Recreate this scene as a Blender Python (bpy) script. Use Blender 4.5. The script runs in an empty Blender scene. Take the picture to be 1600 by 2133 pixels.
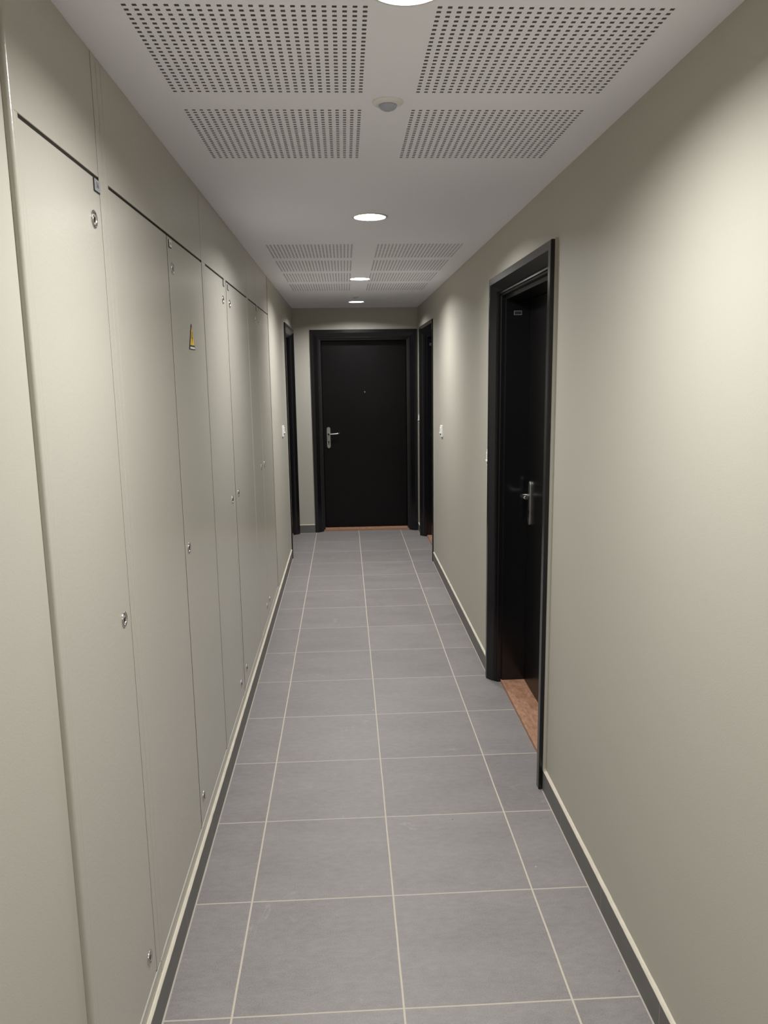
import bpy, bmesh, math, random
from mathutils import Vector, Matrix
from mathutils.geometry import delaunay_2d_cdt

random.seed(7)
S = bpy.context.scene
COL = S.collection

# ------------------------------------------------------------------ camera, world, exposure
F_PX, PITCH, YAW, ROLL, CAM_H = 1607.25, 0.1754, 0.0482, -0.01403, 1.645
fwd = Vector((math.sin(YAW)*math.cos(PITCH), math.cos(YAW)*math.cos(PITCH), -math.sin(PITCH)))
rgt = Vector((math.cos(YAW), -math.sin(YAW), 0))
up = rgt.cross(fwd)
r2 = math.cos(ROLL)*rgt + math.sin(ROLL)*up
u2 = -math.sin(ROLL)*rgt + math.cos(ROLL)*up
cam_data = bpy.data.cameras.new('camera')
cam_data.sensor_fit = 'VERTICAL'
cam_data.sensor_height = 24.0
cam_data.sensor_width = 24.0*1600/2133
cam_data.lens = F_PX/2133*24.0
cam_data.clip_start = 0.02
cam = bpy.data.objects.new('camera', cam_data)
COL.objects.link(cam)
M = Matrix((r2, u2, -fwd)).transposed().to_4x4()
M.translation = Vector((0, 0, CAM_H))
cam.matrix_world = M
S.camera = cam

w = bpy.data.worlds.new('world')
w.use_nodes = True
w.node_tree.nodes['Background'].inputs[0].default_value = (0.0, 0.0, 0.0, 1)
w.node_tree.nodes['Background'].inputs[1].default_value = 0.0
S.world = w
S.view_settings.view_transform = 'Standard'
S.view_settings.look = 'None'
S.view_settings.exposure = 0.0
S.view_settings.gamma = 1.0
S.view_settings.use_curve_mapping = False
S.cycles.max_bounces = 16
S.cycles.diffuse_bounces = 10
S.cycles.glossy_bounces = 6
S.cycles.sample_clamp_indirect = 6.0
S.cycles.caustics_reflective = False
S.cycles.caustics_refractive = False

LAMP_POWER = 785.0          # radiance of the round diffusers
LAMP_COLOR = (1.0, 0.995, 1.0)
LAMPS_Y = [1.508, 3.54, 5.72, 7.46]
LAMP_BEHIND = [-0.55]
LAMP_X = 0.127

# ------------------------------------------------------------------ dimensions
XL, XR, H, L, YB = -0.520, 0.766, 2.328, 8.119, -2.2

# ------------------------------------------------------------------ materials
def mat(name, color, rough=0.5, metal=0.0, spec=0.5, bump=0.0, bscale=200.0, mottle=0.0, mscale=3.0, coat=0.0):
    m = bpy.data.materials.new(name)
    m.use_nodes = True
    nt = m.node_tree
    b = nt.nodes['Principled BSDF']
    b.inputs['Base Color'].default_value = (*color, 1)
    b.inputs['Roughness'].default_value = rough
    b.inputs['Metallic'].default_value = metal
    b.inputs['Specular IOR Level'].default_value = spec
    b.inputs['Coat Weight'].default_value = coat
    tc = nt.nodes.new('ShaderNodeTexCoord')
    if mottle > 0:
        n = nt.nodes.new('ShaderNodeTexNoise')
        n.inputs['Scale'].default_value = mscale
        n.inputs['Detail'].default_value = 4
        nt.links.new(tc.outputs['Object'], n.inputs['Vector'])
        mx = nt.nodes.new('ShaderNodeMix')
        mx.data_type = 'RGBA'
        mx.inputs['A'].default_value = (*[c*(1-mottle) for c in color], 1)
        mx.inputs['B'].default_value = (*[min(1, c*(1+mottle)) for c in color], 1)
        nt.links.new(n.outputs['Fac'], mx.inputs['Factor'])
        nt.links.new(mx.outputs['Result'], b.inputs['Base Color'])
    if bump > 0:
        n = nt.nodes.new('ShaderNodeTexNoise')
        n.inputs['Scale'].default_value = bscale
        n.inputs['Detail'].default_value = 3
        nt.links.new(tc.outputs['Object'], n.inputs['Vector'])
        bp = nt.nodes.new('ShaderNodeBump')
        bp.inputs['Strength'].default_value = bump
        bp.inputs['Distance'].default_value = 0.001
        nt.links.new(n.outputs['Fac'], bp.inputs['Height'])
        nt.links.new(bp.outputs['Normal'], b.inputs['Normal'])
    return m

WALLC = (0.457, 0.436, 0.372)
M_wall = mat('greige_wall_paint', WALLC, rough=0.47, spec=0.5, bump=0.25, bscale=260, mottle=0.02, mscale=1.3)
M_panel = mat('greige_satin_paint', (0.452, 0.432, 0.370), rough=0.25, spec=0.5, bump=0.35, bscale=120, mottle=0.02, mscale=2.0)
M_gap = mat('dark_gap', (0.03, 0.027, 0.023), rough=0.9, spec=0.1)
M_ceil = mat('ceiling_paint', (0.895, 0.895, 0.965), rough=0.85, spec=0.2, bump=0.1, bscale=300)
M_cut = mat('cut_plasterboard', (0.28, 0.27, 0.265), rough=0.9, spec=0.1)
M_fleece = mat('acoustic_fleece', (0.14, 0.132, 0.13), rough=1.0, spec=0.0)
M_black = mat('black_door_laminate', (0.0035, 0.0031, 0.0033), rough=0.30, spec=0.20, bump=0.05, bscale=400)
M_blackf = mat('black_frame_paint', (0.006, 0.0058, 0.0065), rough=0.20, spec=0.5)
M_chrome = mat('satin_chrome', (0.62, 0.61, 0.59), rough=0.22, metal=1.0)
M_steel = mat('brushed_steel', (0.42, 0.42, 0.40), rough=0.38, metal=1.0)
M_dark = mat('dark_keyway', (0.012, 0.011, 0.010), rough=0.5)
M_white = mat('white_plastic', (0.80, 0.80, 0.77), rough=0.35)
M_lens = mat('sensor_lens', (0.42, 0.43, 0.52), rough=0.35, spec=0.4)
M_trim = mat('white_lamp_trim', (0.80, 0.78, 0.76), rough=0.5)
M_reflector = mat('lamp_reflector', (0.75, 0.74, 0.73), rough=0.18, metal=1.0)
M_caulk = mat('cream_caulk', (0.62, 0.575, 0.47), rough=0.75, spec=0.2, bump=0.6, bscale=90, mottle=0.12, mscale=25)
M_tag = mat('grey_tag', (0.30, 0.30, 0.32), rough=0.4)
M_tagw = mat('white_tag', (0.80, 0.80, 0.80), rough=0.35)
M_ink = mat('dark_grey_ink', (0.06, 0.06, 0.065), rough=0.5)
M_yellow = mat('warning_yellow', (0.78, 0.52, 0.03), rough=0.4)
M_signblack = mat('sign_black', (0.015, 0.014, 0.012), rough=0.4)
M_label = mat('black_door_label', (0.05, 0.05, 0.055), rough=0.3, metal=0.4)
M_wood = mat('raw_wood', (0.40, 0.19, 0.105), rough=0.6, spec=0.25)

def wood_nodes(m):
    nt = m.node_tree; b = nt.nodes['Principled BSDF']
    tc = nt.nodes.new('ShaderNodeTexCoord')
    mp = nt.nodes.new('ShaderNodeMapping'); mp.inputs['Scale'].default_value = (5, 2.0, 40)
    n = nt.nodes.new('ShaderNodeTexNoise'); n.inputs['Scale'].default_value = 9; n.inputs['Detail'].default_value = 8
    n.inputs['Roughness'].default_value = 0.75
    r = nt.nodes.new('ShaderNodeValToRGB')
    r.color_ramp.elements[0].position = 0.32; r.color_ramp.elements[0].color = (0.24, 0.115, 0.06, 1)
    r.color_ramp.elements[1].position = 0.68; r.color_ramp.elements[1].color = (0.50, 0.29, 0.19, 1)
    nt.links.new(tc.outputs['Object'], mp.inputs['Vector'])
    nt.links.new(mp.outputs['Vector'], n.inputs['Vector'])
    nt.links.new(n.outputs['Fac'], r.inputs['Fac'])
    nt.links.new(r.outputs['Color'], b.inputs['Base Color'])
wood_nodes(M_wood)

def emis(name, color, strength):
    m = bpy.data.materials.new(name); m.use_nodes = True
    nt = m.node_tree
    for n in list(nt.nodes): nt.nodes.remove(n)
    o = nt.nodes.new('ShaderNodeOutputMaterial')
    e = nt.nodes.new('ShaderNodeEmission')
    e.inputs[0].default_value = (*color, 1); e.inputs[1].default_value = strength
    nt.links.new(e.outputs[0], o.inputs[0])
    return m
M_diff = emis('lamp_diffuser', LAMP_COLOR, LAMP_POWER)

def floor_material():
    m = bpy.data.materials.new('grey_floor_tile'); m.use_nodes = True
    nt = m.node_tree; N = nt.nodes; LK = nt.links
    b = N['Principled BSDF']
    def node(t, **k):
        n = N.new(t)
        for a, v in k.items(): setattr(n, a, v)
        return n
    def mth(op, a, b_=None, c=None):
        n = node('ShaderNodeMath', operation=op)
        for i, v in enumerate((a, b_, c)):
            if v is None: continue
            if isinstance(v, (int, float)): n.inputs[i].default_value = v
            else: LK.new(v, n.inputs[i])
        return n.outputs[0]
    tc = node('ShaderNodeTexCoord'); sp = node('ShaderNodeSeparateXYZ')
    LK.new(tc.outputs['Object'], sp.inputs[0])
    # grout lines: columns 0.45 m apart through x = 0.1205, rows through y = 1.771
    wob = node('ShaderNodeTexNoise'); wob.inputs['Scale'].default_value = 3.0
    LK.new(tc.outputs['Object'], wob.inputs['Vector'])
    wv = mth('MULTIPLY', mth('SUBTRACT', wob.outputs['Fac'], 0.5), 0.004)
    def line(coord, off, width):
        u = mth('MODULO', mth('ADD', mth('ADD', coord, wv), 45.0*0.45 - off + 0.225), 0.45)
        d = mth('ABSOLUTE', mth('SUBTRACT', u, 0.225))
        rn = node('ShaderNodeMapRange'); rn.inputs['From Min'].default_value = width*0.5
        rn.inputs['From Max'].default_value = width*0.5 + 0.0012
        rn.inputs['To Min'].default_value = 1.0; rn.inputs['To Max'].default_value = 0.0
        LK.new(d, rn.inputs['Value'])
        return rn.outputs[0]
    gx = line(sp.outputs['X'], 0.1195, 0.0046)
    gy = mth('MULTIPLY', line(sp.outputs['Y'], 1.771, 0.0036), 0.85)
    # grout joint along the foot of both skirtings
    xe = mth('ADD', sp.outputs['X'], wv)
    eL = mth('MULTIPLY', mth('LESS_THAN', xe, XL+0.0145), mth('GREATER_THAN', xe, XL+0.008))
    eR = mth('MULTIPLY', mth('GREATER_THAN', xe, XR-0.0138), mth('LESS_THAN', xe, XR-0.0085))
    def outside(v, y0, y1):           # the joint stops at the door openings
        inside = mth('MULTIPLY', mth('GREATER_THAN', sp.outputs['Y'], y0), mth('LESS_THAN', sp.outputs['Y'], y1))
        return mth('MULTIPLY', v, mth('SUBTRACT', 1.0, inside))
    eR = outside(outside(eR, 2.822, 4.012), 6.690, 7.865)
    eL = outside(eL, 6.930, 8.095)
    edge = mth('MAXIMUM', eL, eR)
    g = mth('MAXIMUM', mth('MAXIMUM', gx, gy), mth('MULTIPLY', edge, 0.8))
    # one tone per tile
    ix = mth('FLOOR', mth('DIVIDE', mth('ADD', sp.outputs['X'], 45*0.45 - 0.1195), 0.45))
    iy = mth('FLOOR', mth('DIVIDE', mth('ADD', sp.outputs['Y'], 45*0.45 - 1.771), 0.45))
    cb = node('ShaderNodeCombineXYZ'); LK.new(ix, cb.inputs[0]); LK.new(iy, cb.inputs[1])
    wn = node('ShaderNodeTexWhiteNoise'); LK.new(cb.outputs[0], wn.inputs['Vector'])
    n1 = node('ShaderNodeTexNoise'); n1.inputs['Scale'].default_value = 3.2; n1.inputs['Detail'].default_value = 6
    n1.inputs['Roughness'].default_value = 0.62
    mp = node('ShaderNodeMapping'); mp.inputs['Scale'].default_value = (1.0, 2.2, 1.0)
    ad = node('ShaderNodeVectorMath', operation='ADD')
    LK.new(tc.outputs['Object'], mp.inputs['Vector'])
    sc = node('ShaderNodeVectorMath', operation='SCALE'); sc.inputs['Scale'].default_value = 7.3
    LK.new(cb.outputs[0], sc.inputs[0]); LK.new(mp.outputs['Vector'], ad.inputs[0]); LK.new(sc.outputs['Vector'], ad.inputs[1])
    LK.new(ad.outputs['Vector'], n1.inputs['Vector'])
    n2 = node('ShaderNodeTexNoise'); n2.inputs['Scale'].default_value = 260; n2.inputs['Detail'].default_value = 2
    LK.new(tc.outputs['Object'], n2.inputs['Vector'])
    n3 = node('ShaderNodeTexNoise'); n3.inputs['Scale'].default_value = 28; n3.inputs['Detail'].default_value = 5
    LK.new(mp.outputs['Vector'], n3.inputs['Vector'])
    v = mth('ADD', mth('MULTIPLY', mth('SUBTRACT', n1.outputs['Fac'], 0.5), 0.45),
            mth('MULTIPLY', mth('SUBTRACT', n2.outputs['Fac'], 0.5), 0.60))
    v = mth('ADD', v, mth('MULTIPLY', mth('SUBTRACT', n3.outputs['Fac'], 0.5), 0.34))
    v = mth('ADD', v, mth('MULTIPLY', mth('SUBTRACT', wn.outputs['Value'], 0.5), 0.09))
    v = mth('ADD', v, 1.0)
    base = node('ShaderNodeVectorMath', operation='SCALE')
    base.inputs[0].default_value = (0.230, 0.214, 0.206)
    LK.new(v, base.inputs['Scale'])
    # pale plaster smears and scuffs left by the works
    sm = node('ShaderNodeTexNoise'); sm.inputs['Scale'].default_value = 4.5; sm.inputs['Detail'].default_value = 9
    sm.inputs['Roughness'].default_value = 0.78; sm.inputs['Distortion'].default_value = 1.1
    LK.new(tc.outputs['Object'], sm.inputs['Vector'])
    sr = node('ShaderNodeMapRange'); sr.inputs['From Min'].default_value = 0.61; sr.inputs['From Max'].default_value = 0.76
    LK.new(sm.outputs['Fac'], sr.inputs['Value'])
    mx0 = node('ShaderNodeMix', data_type='RGBA'); mx0.inputs['B'].default_value = (0.40, 0.375, 0.34, 1)
    LK.new(base.outputs['Vector'], mx0.inputs['A']); LK.new(mth('MULTIPLY', sr.outputs[0], 0.85), mx0.inputs['Factor'])
    # dark specks
    vo = node('ShaderNodeTexVoronoi'); vo.inputs['Scale'].default_value = 9.0
    LK.new(tc.outputs['Object'], vo.inputs['Vector'])
    sk = node('ShaderNodeMapRange'); sk.inputs['From Min'].default_value = 0.018; sk.inputs['From Max'].default_value = 0.028
    sk.inputs['To Min'].default_value = 1; sk.inputs['To Max'].default_value = 0
    LK.new(vo.outputs['Distance'], sk.inputs['Value'])
    mx1 = node('ShaderNodeMix', data_type='RGBA'); mx1.inputs['B'].default_value = (0.06, 0.05, 0.045, 1)
    LK.new(mx0.outputs['Result'], mx1.inputs['A']); LK.new(mth('MULTIPLY', sk.outputs[0], 0.8), mx1.inputs['Factor'])
    mx = node('ShaderNodeMix', data_type='RGBA'); mx.inputs['B'].default_value = (0.50, 0.455, 0.38, 1)
    vw = node('ShaderNodeTexVoronoi'); vw.inputs['Scale'].default_value = 5.3; vw.inputs['Randomness'].default_value = 1.0
    off = node('ShaderNodeVectorMath', operation='ADD'); off.inputs[1].default_value = (3.7, 1.9, 0.4)
    LK.new(tc.outputs['Object'], off.inputs[0]); LK.new(off.outputs['Vector'], vw.inputs['Vector'])
    sw = node('ShaderNodeMapRange'); sw.inputs['From Min'].default_value = 0.014; sw.inputs['From Max'].default_value = 0.020
    sw.inputs['To Min'].default_value = 1; sw.inputs['To Max'].default_value = 0
    LK.new(vw.outputs['Distance'], sw.inputs['Value'])
    mx2 = node('ShaderNodeMix', data_type='RGBA'); mx2.inputs['B'].default_value = (0.72, 0.69, 0.63, 1)
    LK.new(mx1.outputs['Result'], mx2.inputs['A']); LK.new(mth('MULTIPLY', sw.outputs[0], 0.85), mx2.inputs['Factor'])
    LK.new(mx2.outputs['Result'], mx.inputs['A']); LK.new(g, mx.inputs['Factor'])
    LK.new(mx.outputs['Result'], b.inputs['Base Color'])
    b.inputs['Specular IOR Level'].default_value = 0.4
    rg = mth('ADD', mth('MULTIPLY', g, 0.3), mth('ADD', mth('MULTIPLY', n1.outputs['Fac'], 0.16), 0.40))
    LK.new(rg, b.inputs['Roughness'])
    bp = node('ShaderNodeBump'); bp.inputs['Strength'].default_value = 0.5; bp.inputs['Distance'].default_value = 0.0012
    hh = mth('ADD', mth('MULTIPLY', g, -1.0), mth('MULTIPLY', n2.outputs['Fac'], 0.22))
    LK.new(hh, bp.inputs['Height']); LK.new(bp.outputs['Normal'], b.inputs['Normal'])
    return m
M_floor = floor_material()

def skirt_material():
    m = mat('grey_skirting_tile', (0.145, 0.140, 0.128), rough=0.5, spec=0.4, mottle=0.10, mscale=14)
    nt = m.node_tree; N = nt.nodes; LK = nt.links; b = N['Principled BSDF']
    src = b.inputs['Base Color'].links[0].from_socket
    tc = N.new('ShaderNodeTexCoord'); sp = N.new('ShaderNodeSeparateXYZ'); LK.new(tc.outputs['Object'], sp.inputs[0])
    def mth(op, a, v):
        n = N.new('ShaderNodeMath'); n.operation = op; LK.new(a, n.inputs[0]); n.inputs[1].default_value = v; return n.outputs[0]
    u = mth('MODULO', mth('ADD', sp.outputs['Y'], 45*0.45 - 1.655), 0.45)
    k = mth('LESS_THAN', u, 0.0022)
    mx = N.new('ShaderNodeMix'); mx.data_type = 'RGBA'; mx.inputs['B'].default_value = (0.42, 0.38, 0.31, 1)
    LK.new(src, mx.inputs['A']); LK.new(mth('MULTIPLY', k, 0.7), mx.inputs['Factor']); LK.new(mx.outputs['Result'], b.inputs['Base Color'])
    return m
M_skirt = skirt_material()

# ------------------------------------------------------------------ mesh helpers
def obj(name, bm, mats, parent=None, smooth=False, loc=None):
    bmesh.ops.recalc_face_normals(bm, faces=bm.faces[:])
    me = bpy.data.meshes.new(name); bm.to_mesh(me); bm.free()
    for m_ in (mats if isinstance(mats, (list, tuple)) else [mats]): me.materials.append(m_)
    if smooth:
        for p_ in me.polygons: p_.use_smooth = True
    o = bpy.data.objects.new(name, me); COL.objects.link(o)
    if loc is not None: o.location = loc
    if parent: o.parent = parent
    return o

def tag(o, label=None, cat=None, group=None, kind=None):
    if label: o['label'] = label
    if cat: o['category'] = cat
    if group: o['group'] = group
    if kind: o['kind'] = kind
    return o

def empty(name, loc=(0, 0, 0)):
    o = bpy.data.objects.new(name, None); o.empty_display_size = 0.1; COL.objects.link(o); o.location = loc
    return o

def box(bm, lo, hi, bev=0.0, mi=0):
    x0, y0, z0 = lo; x1, y1, z1 = hi
    v = [bm.verts.new(p) for p in ((x0,y0,z0),(x1,y0,z0),(x1,y1,z0),(x0,y1,z0),(x0,y0,z1),(x1,y0,z1),(x1,y1,z1),(x0,y1,z1))]
    fs = [bm.faces.new([v[i] for i in q]) for q in ((0,3,2,1),(4,5,6,7),(0,1,5,4),(1,2,6,5),(2,3,7,6),(3,0,4,7))]
    for f in fs: f.material_index = mi
    if bev > 0:
        es = list({e for f in fs for e in f.edges})
        r = bmesh.ops.bevel(bm, geom=es, offset=bev, segments=2, affect='EDGES', profile=0.5)
        for f in r['faces']: f.material_index = mi
    return fs

def tube(bm, pts, rad, seg=12, mi=0):
    pts = [Vector(p) for p in pts]; rings = []
    rr = rad if isinstance(rad, (list, tuple)) else [rad]*len(pts)
    nrm = None
    for i, p in enumerate(pts):
        t = (pts[min(i+1, len(pts)-1)] - pts[max(i-1, 0)]).normalized()
        if nrm is None:
            nrm = t.orthogonal().normalized()
        nrm = (nrm - t*nrm.dot(t)).normalized(); bn = t.cross(nrm)
        rings.append([bm.verts.new(p + (nrm*math.cos(a) + bn*math.sin(a))*rr[i]) for a in [2*math.pi*k/seg for k in range(seg)]])
    for a, b in zip(rings[:-1], rings[1:]):
        for k in range(seg):
            f = bm.faces.new((a[k], a[(k+1) % seg], b[(k+1) % seg], b[k])); f.material_index = mi; f.smooth = True
    for r in (rings[0], rings[-1]):
        f = bm.faces.new(r); f.material_index = mi

def lathe(bm, prof, seg=48, center=(0, 0, 0), axis='Z', mi=0, cap=True):
    """prof: list of (radius, height). axis 'Z' or 'X'."""
    c = Vector(center); rings = []
    for r, h in prof:
        ring = []
        for k in range(seg):
            a = 2*math.pi*k/seg
            p = Vector((r*math.cos(a), r*math.sin(a), h)) if axis == 'Z' else Vector((h, r*math.cos(a), r*math.sin(a)))
            ring.append(bm.verts.new(c + p))
        rings.append(ring)
    for a, b in zip(rings[:-1], rings[1:]):
        for k in range(seg):
            f = bm.faces.new((a[k], a[(k+1) % seg], b[(k+1) % seg], b[k])); f.material_index = mi; f.smooth = True
    if cap:
        for r in (rings[0], rings[-1]):
            f = bm.faces.new(r); f.material_index = mi
    return rings

def extrude_poly(bm, pts, fn, d0, d1, mi=0):
    """pts 2D polygon; fn(u,v,d)->3D."""
    a = [bm.verts.new(fn(u, v, d0)) for u, v in pts]; b = [bm.verts.new(fn(u, v, d1)) for u, v in pts]
    n = len(pts)
    for f in [bm.faces.new(a[::-1]), bm.faces.new(b)] + [bm.faces.new((a[i], a[(i+1) % n], b[(i+1) % n], b[i])) for i in range(n)]:
        f.material_index = mi

# ------------------------------------------------------------------ setting: floor
bm = bmesh.new(); box(bm, (XL-0.35, YB-0.1, -0.10), (XR+0.35, L+0.35, 0.0))
tag(obj('floor', bm, M_floor), kind='structure')

# ------------------------------------------------------------------ door openings (outer frame extents along the wall)
FW, FT = 0.105, 2.112              # frame face width, frame top
CUT = 0.03                         # wall hole is this far inside the frame's outer edge
D_NEAR = (2.822, 4.012)            # right wall
D_FAR = (6.690, 7.865)             # right wall
D_LEFT = (6.930, 8.095)            # left wall
D_END = (-0.343, 0.757)            # end wall, along x

def wall_boxes(bm, axis, face, thick, a0, a1, holes):
    """A wall slab from a0 to a1 with door holes; axis 'Y' = side wall, 'X' = end wall."""
    def put(p0, p1, z0, z1):
        lo, hi = min(face, face+thick), max(face, face+thick)
        if axis == 'Y': box(bm, (lo, p0, z0), (hi, p1, z1))
        else: box(bm, (p0, lo, z0), (p1, hi, z1))
    cur = a0
    for h0, h1 in holes:
        put(cur, h0+CUT, 0, H+0.04); put(h0+CUT, h1-CUT, FT-CUT, H+0.04); cur = h1-CUT
    put(cur, a1, 0, H+0.04)

bm = bmesh.new(); wall_boxes(bm, 'Y', XR, 0.30, YB, L, [D_NEAR, D_FAR])
tag(obj('wall_right', bm, M_wall), kind='structure')
bm = bmesh.new(); wall_boxes(bm, 'X', L, 0.30, XL-0.30, XR+0.30, [D_END])
tag(obj('wall_back', bm, M_wall), kind='structure')
bm = bmesh.new(); box(bm, (XL-0.3, YB-0.1, 0), (XR+0.3, YB, H+0.04))
tag(obj('wall_front', bm, M_wall), kind='structure')
# left wall: near pier with its rounded shadow groove, dark void behind the cupboards, far stretch
YC1 = 5.530
XC, STEP = XL, 0.012        # face of the cupboard fronts; how far they stand proud of the pier

bm = bmesh.new()
box(bm, (XL-0.30, YB, 0), (XC-STEP, 1.3465, H+0.04))      # pier, set back behind the cupboard casing
wall_boxes(bm, 'Y', XL, -0.30, YC1+0.012, L, [D_LEFT])
tag(obj('wall_left', bm, M_wall), kind='structure')
bm = bmesh.new(); box(bm, (XL-0.30, 1.3468, 0), (XL-0.052, YC1+0.0115, H+0.04))
tag(obj('wall_cupboards', bm, M_gap), kind='structure')

# ------------------------------------------------------------------ ceiling with perforated fields and lamp holes
HOLE, NP = 0.0096, 24
FX = [(-0.3985, 0.0600), (0.1915, 0.6490)]
FY = [(1.590, 2.042), (2.166, 2.618), (4.262, 4.728), (4.846, 5.312), (5.428, 5.894), (6.030, 6.496)]
R_OPEN, R_TRIM = 0.0655, 0.0775
verts2, edges2 = [], []
def loop2(pts):
    n0 = len(verts2); verts2.extend(Vector(p) for p in pts); n = len(pts)
    edges2.extend((n0+i, n0+(i+1) % n) for i in range(n))
CX0, CX1, CY0, CY1 = XL-0.03, XR+0.02, YB-0.02, L+0.02
loop2([(CX0, CY0), (CX1, CY0), (CX1, CY1), (CX0, CY1)])
rects = []
for fx in FX:
    for fy in FY:
        rects.append((fx[0], fy[0], fx[1], fy[1])); loop2([(fx[0], fy[0]), (fx[1], fy[0]), (fx[1], fy[1]), (fx[0], fy[1])])
ALL_LAMPS = LAMPS_Y + LAMP_BEHIND
for ly in ALL_LAMPS:
    loop2([(LAMP_X + R_OPEN*math.cos(2*math.pi*k/48), ly + R_OPEN*math.sin(2*math.pi*k/48)) for k in range(48)])
vv, ee, ff, *_ = delaunay_2d_cdt(verts2, edges2, [], 1, 1e-6)
bm = bmesh.new(); bv = [bm.verts.new((p.x, p.y, H)) for p in vv]
for f in ff:
    c = sum((vv[i] for i in f), Vector((0, 0)))/len(f)
    if any(r[0] < c.x < r[2] and r[1] < c.y < r[3] for r in rects): continue
    if any((c-Vector((LAMP_X, ly))).length < R_OPEN*0.99 for ly in ALL_LAMPS): continue
    try: bm.faces.new([bv[i] for i in f])
    except ValueError: pass
# upper closing slab of the plenum
box(bm, (XL-0.30, YB-0.1, H+0.09), (XR+0.30, L+0.30, H+0.16))
me = bpy.data.meshes.new('ceiling'); bm.to_mesh(me); bm.free(); me.materials.append(M_ceil)
ceiling = bpy.data.objects.new('ceiling', me); COL.objects.link(ceiling); tag(ceiling, kind='structure')

def perforated(fx, fy):
    bm = bmesh.new(); x0, x1 = fx; y0, y1 = fy
    px = (x1-x0-HOLE)/(NP-1); py = (y1-y0-HOLE)/(NP-1)
    e = 0.0004
    xs = [x0]; ys = [y0]
    for k in range(NP):
        xs += [x0 + k*px + e, x0 + k*px + HOLE - e]; ys += [y0 + k*py + e, y0 + k*py + HOLE - e]
    xs.append(x1); ys.append(y1)
    g = [[bm.verts.new((x, y, H)) for x in xs] for y in ys]
    D = 0.0125
    for j in range(len(ys)-1):
        for i in range(len(xs)-1):
            q = (g[j][i], g[j][i+1], g[j+1][i+1], g[j+1][i])
            if i % 2 == 1 and j % 2 == 1:
                t = [bm.verts.new((v.co.x, v.co.y, H+D)) for v in q]
                for a in range(4): bm.faces.new((q[a], q[(a+1) % 4], t[(a+1) % 4], t[a])).material_index = 2
                f = bm.faces.new(t); f.material_index = 1
            else: bm.faces.new(q)
    me = bpy.data.meshes.new('perforated_panel'); bm.to_mesh(me); bm.free()
    me.materials.append(M_ceil); me.materials.append(M_fleece); me.materials.append(M_cut)
    o = bpy.data.objects.new('perforated_panel', me); COL.objects.link(o); o.parent = ceiling
    o['label'] = 'square field of small punched acoustic holes'
for fy in FY:
    for fx in FX: perforated(fx, fy)

# ------------------------------------------------------------------ skirting
SK_H, SK_T = 0.082, 0.010
def skirting(name, segs):
    bm = bmesh.new()
    for lo, hi in segs: box(bm, lo, hi, bev=0.0012)
    return tag(obj(name, bm, M_skirt), kind='structure')
def bead(parent, runs):
    """cream bead: runs = (side, a0, a1, back, front) swept with a wavy edge."""
    bm = bmesh.new()
    for side, a0, a1, back, front, rise in runs:
        n = max(2, int((a1-a0)/0.02)); rings = []
        for i in range(n+1):
            a = a0 + (a1-a0)*i/n
            wv = 0.0005*math.sin(a*9+1) + 0.0004*math.sin(a*31) + 0.0006*random.uniform(-1, 1)
            f_ = front + (-1 if front > back else 1)*(0.0004 + abs(wv))
            pr = [(back, SK_H-0.004), (f_, SK_H-0.001), (f_, SK_H+0.0012), ((f_+back)/2, SK_H+0.003+rise*0.35), (back, SK_H+rise+wv*1.6)]
            if side == 'Y': rings.append([bm.verts.new((u, a, z)) for u, z in pr])
            else: rings.append([bm.verts.new((a, u, z)) for u, z in pr])
        for r0, r1 in zip(rings[:-1], rings[1:]):
            for k in range(len(r0)): bm.faces.new((r0[k], r0[(k+1) % len(r0)], r1[(k+1) % len(r0)], r1[k]))
        bm.faces.new(rings[0]); bm.faces.new(rings[-1])
    return obj('caulk_bead', bm, M_caulk, parent)
s = skirting('baseboard_right', [((XR-SK_T, YB, 0), (XR, D_NEAR[0]-0.001, SK_H)), ((XR-SK_T, D_NEAR[1]+0.001, 0), (XR, D_FAR[0]-0.001, SK_H)),
                                 ((XR-SK_T, D_FAR[1]+0.001, 0), (XR, L, SK_H))])
bead(s, [('Y', YB, D_NEAR[0]-0.002, XR, XR-SK_T, 0.010), ('Y', D_NEAR[1]+0.002, D_FAR[0]-0.002, XR, XR-SK_T, 0.009), ('Y', D_FAR[1]+0.002, L-0.001, XR, XR-SK_T, 0.006)])
s = skirting('baseboard_left', [((XL-0.02, YB, 0), (XL+SK_T, YC1+0.05, SK_H)), ((XL, YC1+0.05, 0), (XL+SK_T, D_LEFT[0]-0.001, SK_H))])
bead(s, [('Y', YB, 1.346, XC-STEP, XL+SK_T, 0.010), ('Y', 1.346, YC1+0.02, XC, XL+SK_T, 0.010), ('Y', YC1+0.02, D_LEFT[0]-0.002, XL, XL+SK_T, 0.009)])
s = skirting('baseboard_back', [((XL, L-SK_T, 0), (D_END[0]-0.001, L, SK_H))])
bead(s, [('X', XL, D_END[0]-0.002, L, L-SK_T, 0.005)])

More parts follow.
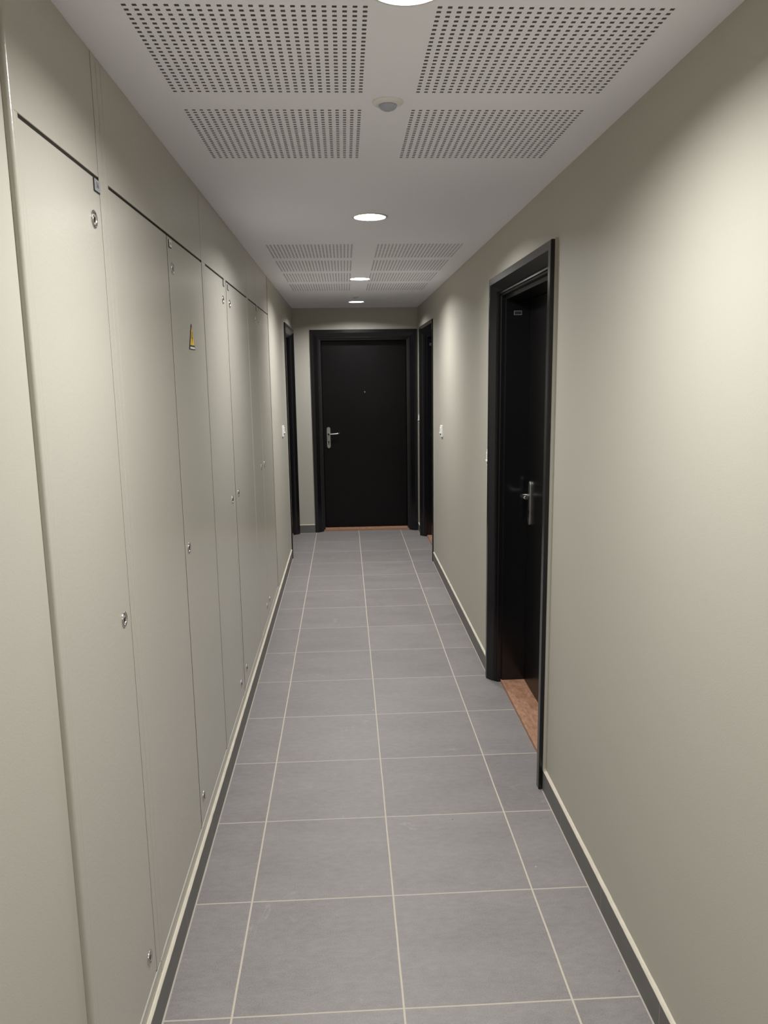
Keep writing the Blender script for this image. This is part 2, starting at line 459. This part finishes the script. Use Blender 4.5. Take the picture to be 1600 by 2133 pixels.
# ------------------------------------------------------------------ black apartment doors
def frame_profile(v0):
    # (u into the opening, v out of the wall)
    return [(0, 0), (0, v0+0.012), (0.002, v0+0.015), (0.033, v0+0.015), (0.035, v0+0.0135), (0.070, v0-0.012), (0.071, v0-0.020),
            (0.080, v0-0.020), (0.0805, v0-0.030), (0.0875, v0-0.032), (0.089, v0-0.034), (0.089, v0-0.052), (0.098, v0-0.054),
            (FW, v0-0.056), (FW, -0.205), (CUT+0.004, -0.205), (CUT+0.004, 0)]
def door(n, place, span, v0=0.0, seed=0, hinge_hi=False, handle_inset=0.055, label_side=None, peephole=False, hinge_label=None, filler=0.0, leaf_d=0.165):
    """place(s, v, z): s along the wall, v out of the wall into the corridor."""
    s0, s1 = span
    root = empty('door_%d' % n, place((s0+s1)/2, 0, 0)); tag(root, kind='structure')
    inv = root.matrix_basis.translation.copy()
    P = lambda s_, v, z: Vector(place(s_, v, z)) - inv
    pr = frame_profile(v0)
    bm = bmesh.new(); R = []
    for u, v in pr:
        R.append([bm.verts.new(P(s0+u, v, 0)), bm.verts.new(P(s0+u, v, FT-u)), bm.verts.new(P(s1-u, v, FT-u)), bm.verts.new(P(s1-u, v, 0))])
    m_ = len(pr)
    for i in range(m_):
        a, b = R[i], R[(i+1) % m_]
        for k in range(3): bm.faces.new((a[k], a[k+1], b[k+1], b[k]))
    bm.faces.new([r[0] for r in R]); bm.faces.new([r[3] for r in R])
    fr = obj('door_frame', bm, M_blackf, root)
    # cream sealant line around the frame
    bm = bmesh.new(); t, q = 0.0035, 0.003
    for (sa, sb, za, zb) in ((s0-t, s0, SK_H+0.01, FT+t), (s1, s1+t, SK_H+0.01, FT+t)):
        n_ = 40; prev = None
        for i in range(n_+1):
            z = za+(zb-za)*i/n_; j = 0.0009*math.sin(z*31+seed)+random.uniform(-0.0006, 0.0006)
            o_ = -j if sa < (s0+s1)/2 else j
            lo_, hi_ = (sa+o_, sb) if sa < (s0+s1)/2 else (sa, sb+o_)
            ring = [bm.verts.new(P(lo_, 0, z)), bm.verts.new(P(lo_, q, z)), bm.verts.new(P(hi_, q+0.001, z)), bm.verts.new(P(hi_, 0, z))]
            if prev:
                for k in range(4): bm.faces.new((prev[k], prev[(k+1) % 4], ring[(k+1) % 4], ring[k]))
            else: bm.faces.new(ring)
            prev = ring
        bm.faces.new(prev)
    extrude_poly(bm, [(s0, FT), (s1, FT), (s1, FT+t), (s0, FT+t)], lambda a, b, d: P(a, d, b), 0, q)
    obj('sealant', bm, M_caulk, fr)
    if filler > 0:                  # wall-coloured packing strip between frame and wall on the near side
        bm = bmesh.new()
        extrude_poly(bm, [(s0-0.006, SK_H), (s0-0.0005, SK_H), (s0-0.0005, FT+0.004), (s0-0.006, FT+0.004)], lambda a, b, d: P(a, d, b), 0, filler)
        obj('filler_strip', bm, M_wall, fr)
    # leaf
    a0, a1, zt = s0+FW+0.002, s1-FW-0.002, FT-FW-0.002
    bm = bmesh.new(); c0 = P(a0, -leaf_d, 0.021); c1 = P(a1, -leaf_d-0.040, zt)
    lo = [min(c0[i], c1[i]) for i in range(3)]; hi = [max(c0[i], c1[i]) for i in range(3)]
    box(bm, lo, hi, bev=0.0015)
    leaf = obj('door_leaf', bm, M_black, root)
    # raw wood threshold
    bm = bmesh.new(); c0 = P(s0+FW-0.014, v0-0.052, 0.0); c1 = P(s1-FW+0.014, -leaf_d-0.06, 0.017)
    lo = [min(c0[i], c1[i]) for i in range(3)]; hi = [max(c0[i], c1[i]) for i in range(3)]
    box(bm, lo, hi, bev=0.001)
    obj('threshold', bm, M_wood, root)
    # lever handle on a rounded back plate
    hs = (a1-handle_inset) if hinge_hi else (a0+handle_inset)
    sg = -1 if hinge_hi else 1
    zc, hh, hw = 0.996, 0.113, 0.0205
    pts = [(hs+hw*math.cos(math.pi*k/12), zc+hh-hw+hw*math.sin(math.pi*k/12)) for k in range(13)]
    pts += [(hs-hw*math.cos(math.pi*k/12), zc-hh+hw-hw*math.sin(math.pi*k/12)) for k in range(13)]
    bm = bmesh.new(); ins = [((a-hs)*0.88+hs, (b-zc)*0.98+zc) for a, b in pts]
    A = [bm.verts.new(P(a, -leaf_d, b)) for a, b in pts]; B = [bm.verts.new(P(a, -leaf_d+0.007, b)) for a, b in pts]
    Cc = [bm.verts.new(P(a, -leaf_d+0.010, b)) for a, b in ins]
    for q0, q1 in ((A, B), (B, Cc)):
        for k in range(len(pts)): bm.faces.new((q0[k], q0[(k+1) % len(pts)], q1[(k+1) % len(pts)], q1[k]))
    bm.faces.new(Cc); bm.faces.new(A[::-1])
    plate = obj('handle_plate', bm, M_steel, leaf)
    bm = bmesh.new(); zl = zc+0.040; vv_ = -leaf_d+0.010
    path = [P(hs, vv_-0.002, zl), P(hs, vv_+0.030, zl)]
    for k in range(1, 7):
        a = math.pi/2*k/6; path.append(P(hs+sg*0.012*(1-math.cos(a)), vv_+0.030+0.012*math.sin(a), zl))
    path += [P(hs+sg*0.05, vv_+0.0425, zl+0.001), P(hs+sg*0.09, vv_+0.042, zl+0.004), P(hs+sg*0.118, vv_+0.041, zl+0.008)]
    tube(bm, path, 0.0088, 14)
    obj('handle_lever', bm, M_chrome, leaf)
    bm = bmesh.new()
    extrude_poly(bm, [(hs+0.0085*math.cos(2*math.pi*k/20), zc-0.045+0.0085*math.sin(2*math.pi*k/20)) for k in range(20)], lambda a, b, d: P(a, d, b), -leaf_d+0.0095, -leaf_d+0.0125)
    extrude_poly(bm, [(hs-0.004, zc-0.076), (hs+0.004, zc-0.076), (hs+0.004, zc-0.050), (hs-0.004, zc-0.050)], lambda a, b, d: P(a, d, b), -leaf_d+0.0095, -leaf_d+0.0125)
    obj('lock_cylinder', bm, M_dark, leaf)
    if peephole:
        bm = bmesh.new(); pc = P(0.5*(a0+a1)+0.006, -leaf_d, 1.474)
        prof_ = [(0.0075, 0), (0.0075, 0.0035), (0.006, 0.0045), (0.0035, 0.003), (0.0, 0.0028)]
        rings = []
        for r, h_ in prof_[:-1]:
            rings.append([bm.verts.new(pc + Vector((r*math.cos(2*math.pi*k/20), -h_, r*math.sin(2*math.pi*k/20)))) for k in range(20)])
        for a, b in zip(rings[:-1], rings[1:]):
            for k in range(20): bm.faces.new((a[k], a[(k+1) % 20], b[(k+1) % 20], b[k]))
        bm.faces.new(rings[-1]); obj('peephole', bm, M_chrome, leaf)
    if hinge_label:                 # small rating label on the far jamb
        bm = bmesh.new(); s_ = s1-FW
        va, vb, za, zb = hinge_label
        def ring(i, d): return [P(s_-d, va-i, za+i), P(s_-d, vb+i, za+i), P(s_-d, vb+i, zb-i), P(s_-d, va-i, zb-i)]
        def slab(i, d0, d1, mi):
            A = [bm.verts.new(p) for p in ring(i, d0)]; B = [bm.verts.new(p) for p in ring(i, d1)]
            for f in [bm.faces.new(A), bm.faces.new(B[::-1])] + [bm.faces.new((A[k], A[(k+1) % 4], B[(k+1) % 4], B[k])) for k in range(4)]: f.material_index = mi
        slab(0, 0, 0.0008, 0); slab(0.0018, 0.0008, 0.0011, 1)
        obj('rating_label', bm, [M_tag, M_label], fr)
    return root

door(1, lambda s_, v, z: (s_, L-v, z), D_END, v0=0.0, peephole=True, hinge_hi=False, handle_inset=0.055)
door(2, lambda s_, v, z: (XR-v, s_, z), D_NEAR, v0=0.010, seed=2, hinge_hi=True, handle_inset=0.085, hinge_label=(-0.083, -0.122, 1.931, 1.951), filler=0.010)
door(3, lambda s_, v, z: (XR-v, s_, z), D_FAR, v0=0.0, seed=5, hinge_hi=True, handle_inset=0.085, hinge_label=(-0.083, -0.122, 1.931, 1.951))
door(4, lambda s_, v, z: (XL+v, s_, z), D_LEFT, v0=0.0, seed=8, hinge_hi=True, handle_inset=0.085)

# ------------------------------------------------------------------ service cupboards along the left wall
Z_SILL, Z_SEAM, TH = 0.128, 2.066, 0.020
def lock_bm():
    bm = bmesh.new()
    lathe(bm, [(0.0185, 0.0), (0.0185, 0.0016), (0.0165, 0.0026), (0.0128, 0.0018), (0.0122, -0.0015)], 32, axis='X', mi=0, cap=False)
    lathe(bm, [(0.0122, -0.0015), (0.0080, -0.0035), (0.0074, 0.0006), (0.0058, 0.0012)], 32, axis='X', mi=1, cap=False)
    r = lathe(bm, [(0.0060, 0.0011), (0.0004, 0.0016)], 32, axis='X', mi=0, cap=False)
    extrude_poly(bm, [(-0.0016, -0.0058), (0.0016, -0.0058), (0.0042, 0.0040), (-0.0042, 0.0040)], lambda a, b, d: (d, a, b), 0.0012, 0.0022, mi=2)
    bmesh.ops.recalc_face_normals(bm, faces=bm.faces[:])
    me = bpy.data.meshes.new('lock'); bm.to_mesh(me); bm.free()
    for m_ in (M_chrome, M_steel, M_dark): me.materials.append(m_)
    return me
LOCK_ME = lock_bm()

def text_mesh(txt, size, mtx, mname, material, parent):
    cu = bpy.data.curves.new('t', 'FONT'); cu.body = txt; cu.size = size; cu.align_x = 'CENTER'; cu.align_y = 'CENTER'; cu.extrude = 0.0002
    o = bpy.data.objects.new('t', cu); COL.objects.link(o)
    dg = bpy.context.evaluated_depsgraph_get()
    me = bpy.data.meshes.new_from_object(o.evaluated_get(dg)); bpy.data.objects.remove(o)
    me.transform(mtx); me.materials.clear(); me.materials.append(material); me.name = mname
    q = bpy.data.objects.new(mname, me); COL.objects.link(q); q.parent = parent
    return q

LOCK_Z = (1.978, 1.098, 0.214)
def cupboard(y0, y1, upper, stiles, doors, label, gaps=(), tall=()):
    """upper=(ya,yb) of the panel above; stiles=[(ya,yb)]; doors=[dict]"""
    root = empty('utility_cupboard', (XC, (y0+y1)/2, 0)); tag(root, label, 'cupboard', 'flush service cupboards along the left wall')
    org = Vector(root.location)
    def part(name, segs, mats, par, bev=0.0012, off=org):
        bm = bmesh.new()
        for lo, hi in segs: box(bm, [lo[i]-off[i] for i in range(3)], [hi[i]-off[i] for i in range(3)], bev=bev)
        return obj(name, bm, mats, par)
    segs = [((XC-TH, y0, 0.002), (XC+0.0012, y1, Z_SILL))]
    for a, b in stiles:
        top = Z_SEAM+0.0073 if upper[0]-0.001 < a and b < upper[1]+0.001 else H-0.0005
        segs.append(((XC-TH, a, Z_SILL), (XC, b, top)))
    part('frame', segs, M_panel, root)
    part('upper_panel', [((XC-TH, upper[0], Z_SEAM+0.0075), (XC-0.0005, upper[1], H-0.0005))], M_panel, root)
    da, db = doors[0]['y'][0], doors[-1]['y'][1]
    part('gap_shade', [((XC-TH, da, Z_SEAM-0.001), (XC-0.0035, db, Z_SEAM+0.0080))] +  # dark-coloured strips filling gaps and seams, imitating the shade of deep joints
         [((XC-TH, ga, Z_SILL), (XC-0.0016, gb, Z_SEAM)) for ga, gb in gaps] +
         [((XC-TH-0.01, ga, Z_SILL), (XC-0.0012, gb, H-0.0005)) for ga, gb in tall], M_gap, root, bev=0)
    for d in doors:
        a, b = d['y']
        leaf = part('door', [((XC-TH, a, Z_SILL+0.0060), (XC-0.0006, b, Z_SEAM))], M_panel, root)
        if d.get('lock') is not None:
            for z in LOCK_Z:
                k = bpy.data.objects.new('lock', LOCK_ME); COL.objects.link(k); k.parent = leaf
                k.location = (-0.0004, d['lock']-org.y, z)
        if d.get('plate'):
            pa, pb, za, zb, txt, white = d['plate']
            bm = bmesh.new()
            box(bm, (-0.0006, pa-org.y-0.0015, za-0.0022), (0.0008, pb-org.y, zb), mi=1)
            box(bm, (0.0008, pa-org.y+0.001, za), (0.0022, pb-org.y, zb), bev=0.0005, mi=0)
            pl = obj('number_plate', bm, [M_tagw if white else M_tag, M_dark], leaf)
            if white: box(bm2 := bmesh.new(), (0.0022, (pa+pb)/2-org.y-0.008, za+0.006), (0.0025, (pa+pb)/2-org.y+0.008, zb-0.006)); obj('number_print', bm2, M_tag, leaf)
            if txt:
                mt = Matrix.Translation((0.0023, (pa+pb)/2-org.y, (za+zb)/2)) @ Matrix(((0, 0, 1, 0), (1, 0, 0, 0), (0, 1, 0, 0), (0, 0, 0, 1)))
                me_t = text_mesh(txt, 0.0155, mt, 'digits', M_ink, leaf)
    return root

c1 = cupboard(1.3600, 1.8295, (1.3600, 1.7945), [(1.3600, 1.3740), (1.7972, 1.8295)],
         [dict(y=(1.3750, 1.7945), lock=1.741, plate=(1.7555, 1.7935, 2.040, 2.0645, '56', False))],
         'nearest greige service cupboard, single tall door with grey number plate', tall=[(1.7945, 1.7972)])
# rounded casing edge that returns to the pier
bm = bmesh.new()
pr_ = [(XC-0.045, 1.3470), (XC-STEP+0.0002, 1.3470)] + [(XC-0.008+0.008*math.sin(a), 1.3550-0.008*math.cos(a)) for a in [k*math.pi/2/8 for k in range(9)]] + [(XC, 1.3598), (XC-0.045, 1.3598)]
extrude_poly(bm, pr_, lambda u, v, d: (u-c1.location.x, v-c1.location.y, d), 0.002, H-0.0005)
obj('casing_edge', bm, M_panel, c1)
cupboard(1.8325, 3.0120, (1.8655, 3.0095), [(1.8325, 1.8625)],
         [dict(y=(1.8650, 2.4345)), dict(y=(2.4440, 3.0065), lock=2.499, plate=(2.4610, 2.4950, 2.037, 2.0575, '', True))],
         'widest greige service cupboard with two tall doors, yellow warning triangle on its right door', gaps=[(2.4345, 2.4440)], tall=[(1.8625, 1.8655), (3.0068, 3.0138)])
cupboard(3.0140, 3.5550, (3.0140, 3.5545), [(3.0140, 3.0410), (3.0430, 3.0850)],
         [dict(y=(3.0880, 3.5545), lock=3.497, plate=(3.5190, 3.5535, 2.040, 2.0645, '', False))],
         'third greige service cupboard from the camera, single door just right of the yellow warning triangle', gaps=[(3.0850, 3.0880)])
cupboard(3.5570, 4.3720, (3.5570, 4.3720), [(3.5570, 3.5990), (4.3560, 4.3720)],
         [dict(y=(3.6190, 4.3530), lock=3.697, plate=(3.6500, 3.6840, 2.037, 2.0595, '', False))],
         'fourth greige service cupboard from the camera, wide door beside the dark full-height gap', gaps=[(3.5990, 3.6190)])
cupboard(4.3750, 4.8465, (4.3750, 4.8460), [(4.3750, 4.4220), (4.8440, 4.8465)],
         [dict(y=(4.4250, 4.8410), lock=4.745, plate=(4.8050, 4.8410, 2.040, 2.0645, '', False))],
         'fifth greige service cupboard from the camera, narrow door second from the far end', gaps=[(4.8410, 4.8440)])
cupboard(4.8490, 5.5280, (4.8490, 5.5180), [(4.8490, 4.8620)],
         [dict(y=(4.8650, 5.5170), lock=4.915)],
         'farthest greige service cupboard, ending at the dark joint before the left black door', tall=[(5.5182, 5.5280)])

# electrical warning triangle on the second cupboard's right door
sx = XC+0.0004; sy, sz0, sz1, hw = 2.739, 1.741, 1.827, 0.0500
sign = empty('warning_sign', (sx, sy, sz0)); tag(sign, 'small yellow triangular electrical warning sign on greige cupboard door', 'sign')
def tri(s_, up_=0.0):
    cz = (sz1-sz0)/3
    return [(-hw*s_, cz-cz*s_+up_), (hw*s_, cz-cz*s_+up_), (0, cz+2*cz*s_+up_)]
bm = bmesh.new(); extrude_poly(bm, tri(1.0), lambda a, b, d: (d, a, b), 0, 0.0012); obj('backing', bm, M_signblack, sign)
bm = bmesh.new()
def clip_tri(s_, z_):                # triangle cut by a horizontal line, upper piece
    (ax, az), (bx, bz), (tx, tz) = tri(s_); k = (z_-az)/(tz-az)
    return [(ax+(tx-ax)*k, z_), (bx+(tx-bx)*k, z_), (tx, tz)]
extrude_poly(bm, clip_tri(0.84, 0.0145), lambda a, b, d: (d, a, b), 0.0012, 0.0016); obj('yellow_field', bm, M_yellow, sign)
bm = bmesh.new()
extrude_poly(bm, [(0.001, 0.060), (-0.013, 0.036), (-0.004, 0.037), (-0.012, 0.018), (0.009, 0.042), (0.000, 0.041), (0.006, 0.058)], lambda a, b, d: (d, a, b), 0.0016, 0.0020)
obj('lightning_bolt', bm, M_signblack, sign)
bm = bmesh.new()
extrude_poly(bm, [(-0.041, 0.0022), (0.041, 0.0022), (0.038, 0.0082), (-0.038, 0.0082)], lambda a, b, d: (d, a, b), 0.0012, 0.0018)
obj('text_strip', bm, M_tagw, sign)

# ------------------------------------------------------------------ round ceiling lights
def make_lamp():
    root = empty('ceiling_light', (LAMP_X, 0, H))
    bm = bmesh.new()
    rings = lathe(bm, [(R_TRIM, 0.0), (R_TRIM, -0.0022), (R_TRIM-0.002, -0.0042), (R_OPEN+0.0035, -0.0045), (R_OPEN, 0.000), (R_OPEN, 0.003), (R_TRIM, 0.0)], 64, cap=False)
    bmesh.ops.remove_doubles(bm, verts=bm.verts[:], dist=1e-5)
    obj('trim_ring', bm, M_trim, root)
    bm = bmesh.new(); lathe(bm, [(R_OPEN, 0.0025), (R_OPEN-0.0015, 0.0235), (R_OPEN-0.0015, 0.045)], 64, cap=False)
    obj('reflector', bm, M_reflector, root)
    bm = bmesh.new(); rg = lathe(bm, [(R_OPEN-0.001, 0.0235), (0.0005, 0.023)], 64, cap=False)
    obj('diffuser', bm, M_diff, root)
    bm = bmesh.new(); lathe(bm, [(R_OPEN+0.001, 0.004), (R_OPEN+0.001, 0.06)], 32, cap=True); 
    for f in [f for f in bm.faces if len(f.verts) > 4 and f.calc_center_median().z < 0.01]: bm.faces.remove(f)
    obj('housing', bm, M_gap, root)
    return root
def copy_tree(o, parent=None):
    c = o.copy(); COL.objects.link(c); c.parent = parent
    for ch in list(o.children): copy_tree(ch, c)
    return c
lamp0 = make_lamp()
names = ['lit round ceiling light nearest the camera, at the top edge of the picture',
         'lit round ceiling light between the near and far perforated ceiling fields',
         'lit round ceiling light set among the far perforated ceiling fields',
         'lit round ceiling light just before the black end door',
         'lit round ceiling light behind the camera']
for i, ly in enumerate(ALL_LAMPS):
    o = lamp0 if i == 0 else copy_tree(lamp0)
    o.location = (LAMP_X, ly, H)
    tag(o, names[i], 'ceiling light', 'round ceiling lights down the corridor')

# motion sensors
def sensor(x, y, label):
    root = empty('motion_sensor', (x, y, H)); tag(root, label, 'motion sensor', 'motion sensors on the ceiling')
    bm = bmesh.new(); lathe(bm, [(0.040, 0.0), (0.040, -0.0015), (0.037, -0.0045), (0.027, -0.0075), (0.024, -0.008)], 48)
    obj('sensor_ring', bm, M_white, root)
    bm = bmesh.new(); lathe(bm, [(0.0235*math.cos(a), -0.0078-0.0135*math.sin(a)) for a in [k*math.pi/2/9*0.98 for k in range(10)]], 48)
    obj('sensor_lens', bm, M_lens, root)
sensor(0.126, 2.108, 'round motion sensor with bluish dome between the two near perforated ceiling fields')
sensor(0.116, 6.960, 'small round motion sensor just in front of the farthest ceiling light')

# ------------------------------------------------------------------ wall switches beside the doors
def switch(x, y, sgn, label):
    """sgn: direction out of the wall (+1 = towards +x)"""
    root = empty('wall_switch', (x, y, 1.203)); tag(root, label, 'light switch', 'white push switches beside the doors')
    def bx(bm, p0, p1, q0, q1, d0, d1, bev, mi=0):
        xs = sorted((sgn*d0, sgn*d1)); box(bm, (xs[0], p0, q0), (xs[1], p1, q1), bev=bev, mi=mi)
    bm = bmesh.new(); bx(bm, -0.040, 0.040, -0.044, 0.044, 0, 0.012, 0.002); obj('switch_plate', bm, M_white, root)
    bm = bmesh.new(); bx(bm, -0.027, 0.027, -0.006, 0.030, 0.012, 0.017, 0.002); obj('switch_rocker', bm, M_white, root)
    bm = bmesh.new(); bx(bm, -0.024, 0.024, -0.018, -0.009, 0.012, 0.022, 0.002); obj('push_button', bm, M_white, root)
    bm = bmesh.new(); bx(bm, -0.022, 0.022, -0.032, -0.020, 0.012, 0.0135, 0.0004); obj('name_window', bm, M_dark, root)
switch(XL, 6.430, 1, 'white switch on the left wall, before the far left black door')
switch(XR, 6.110, -1, 'white switch on the right wall between the two black doors, nearer the far one')
switch(XR, 4.062, -1, 'white switch half hidden behind the far edge of the near right door frame')
switch(XR, 7.925, -1, 'white switch in the narrow strip between far right door and end door')
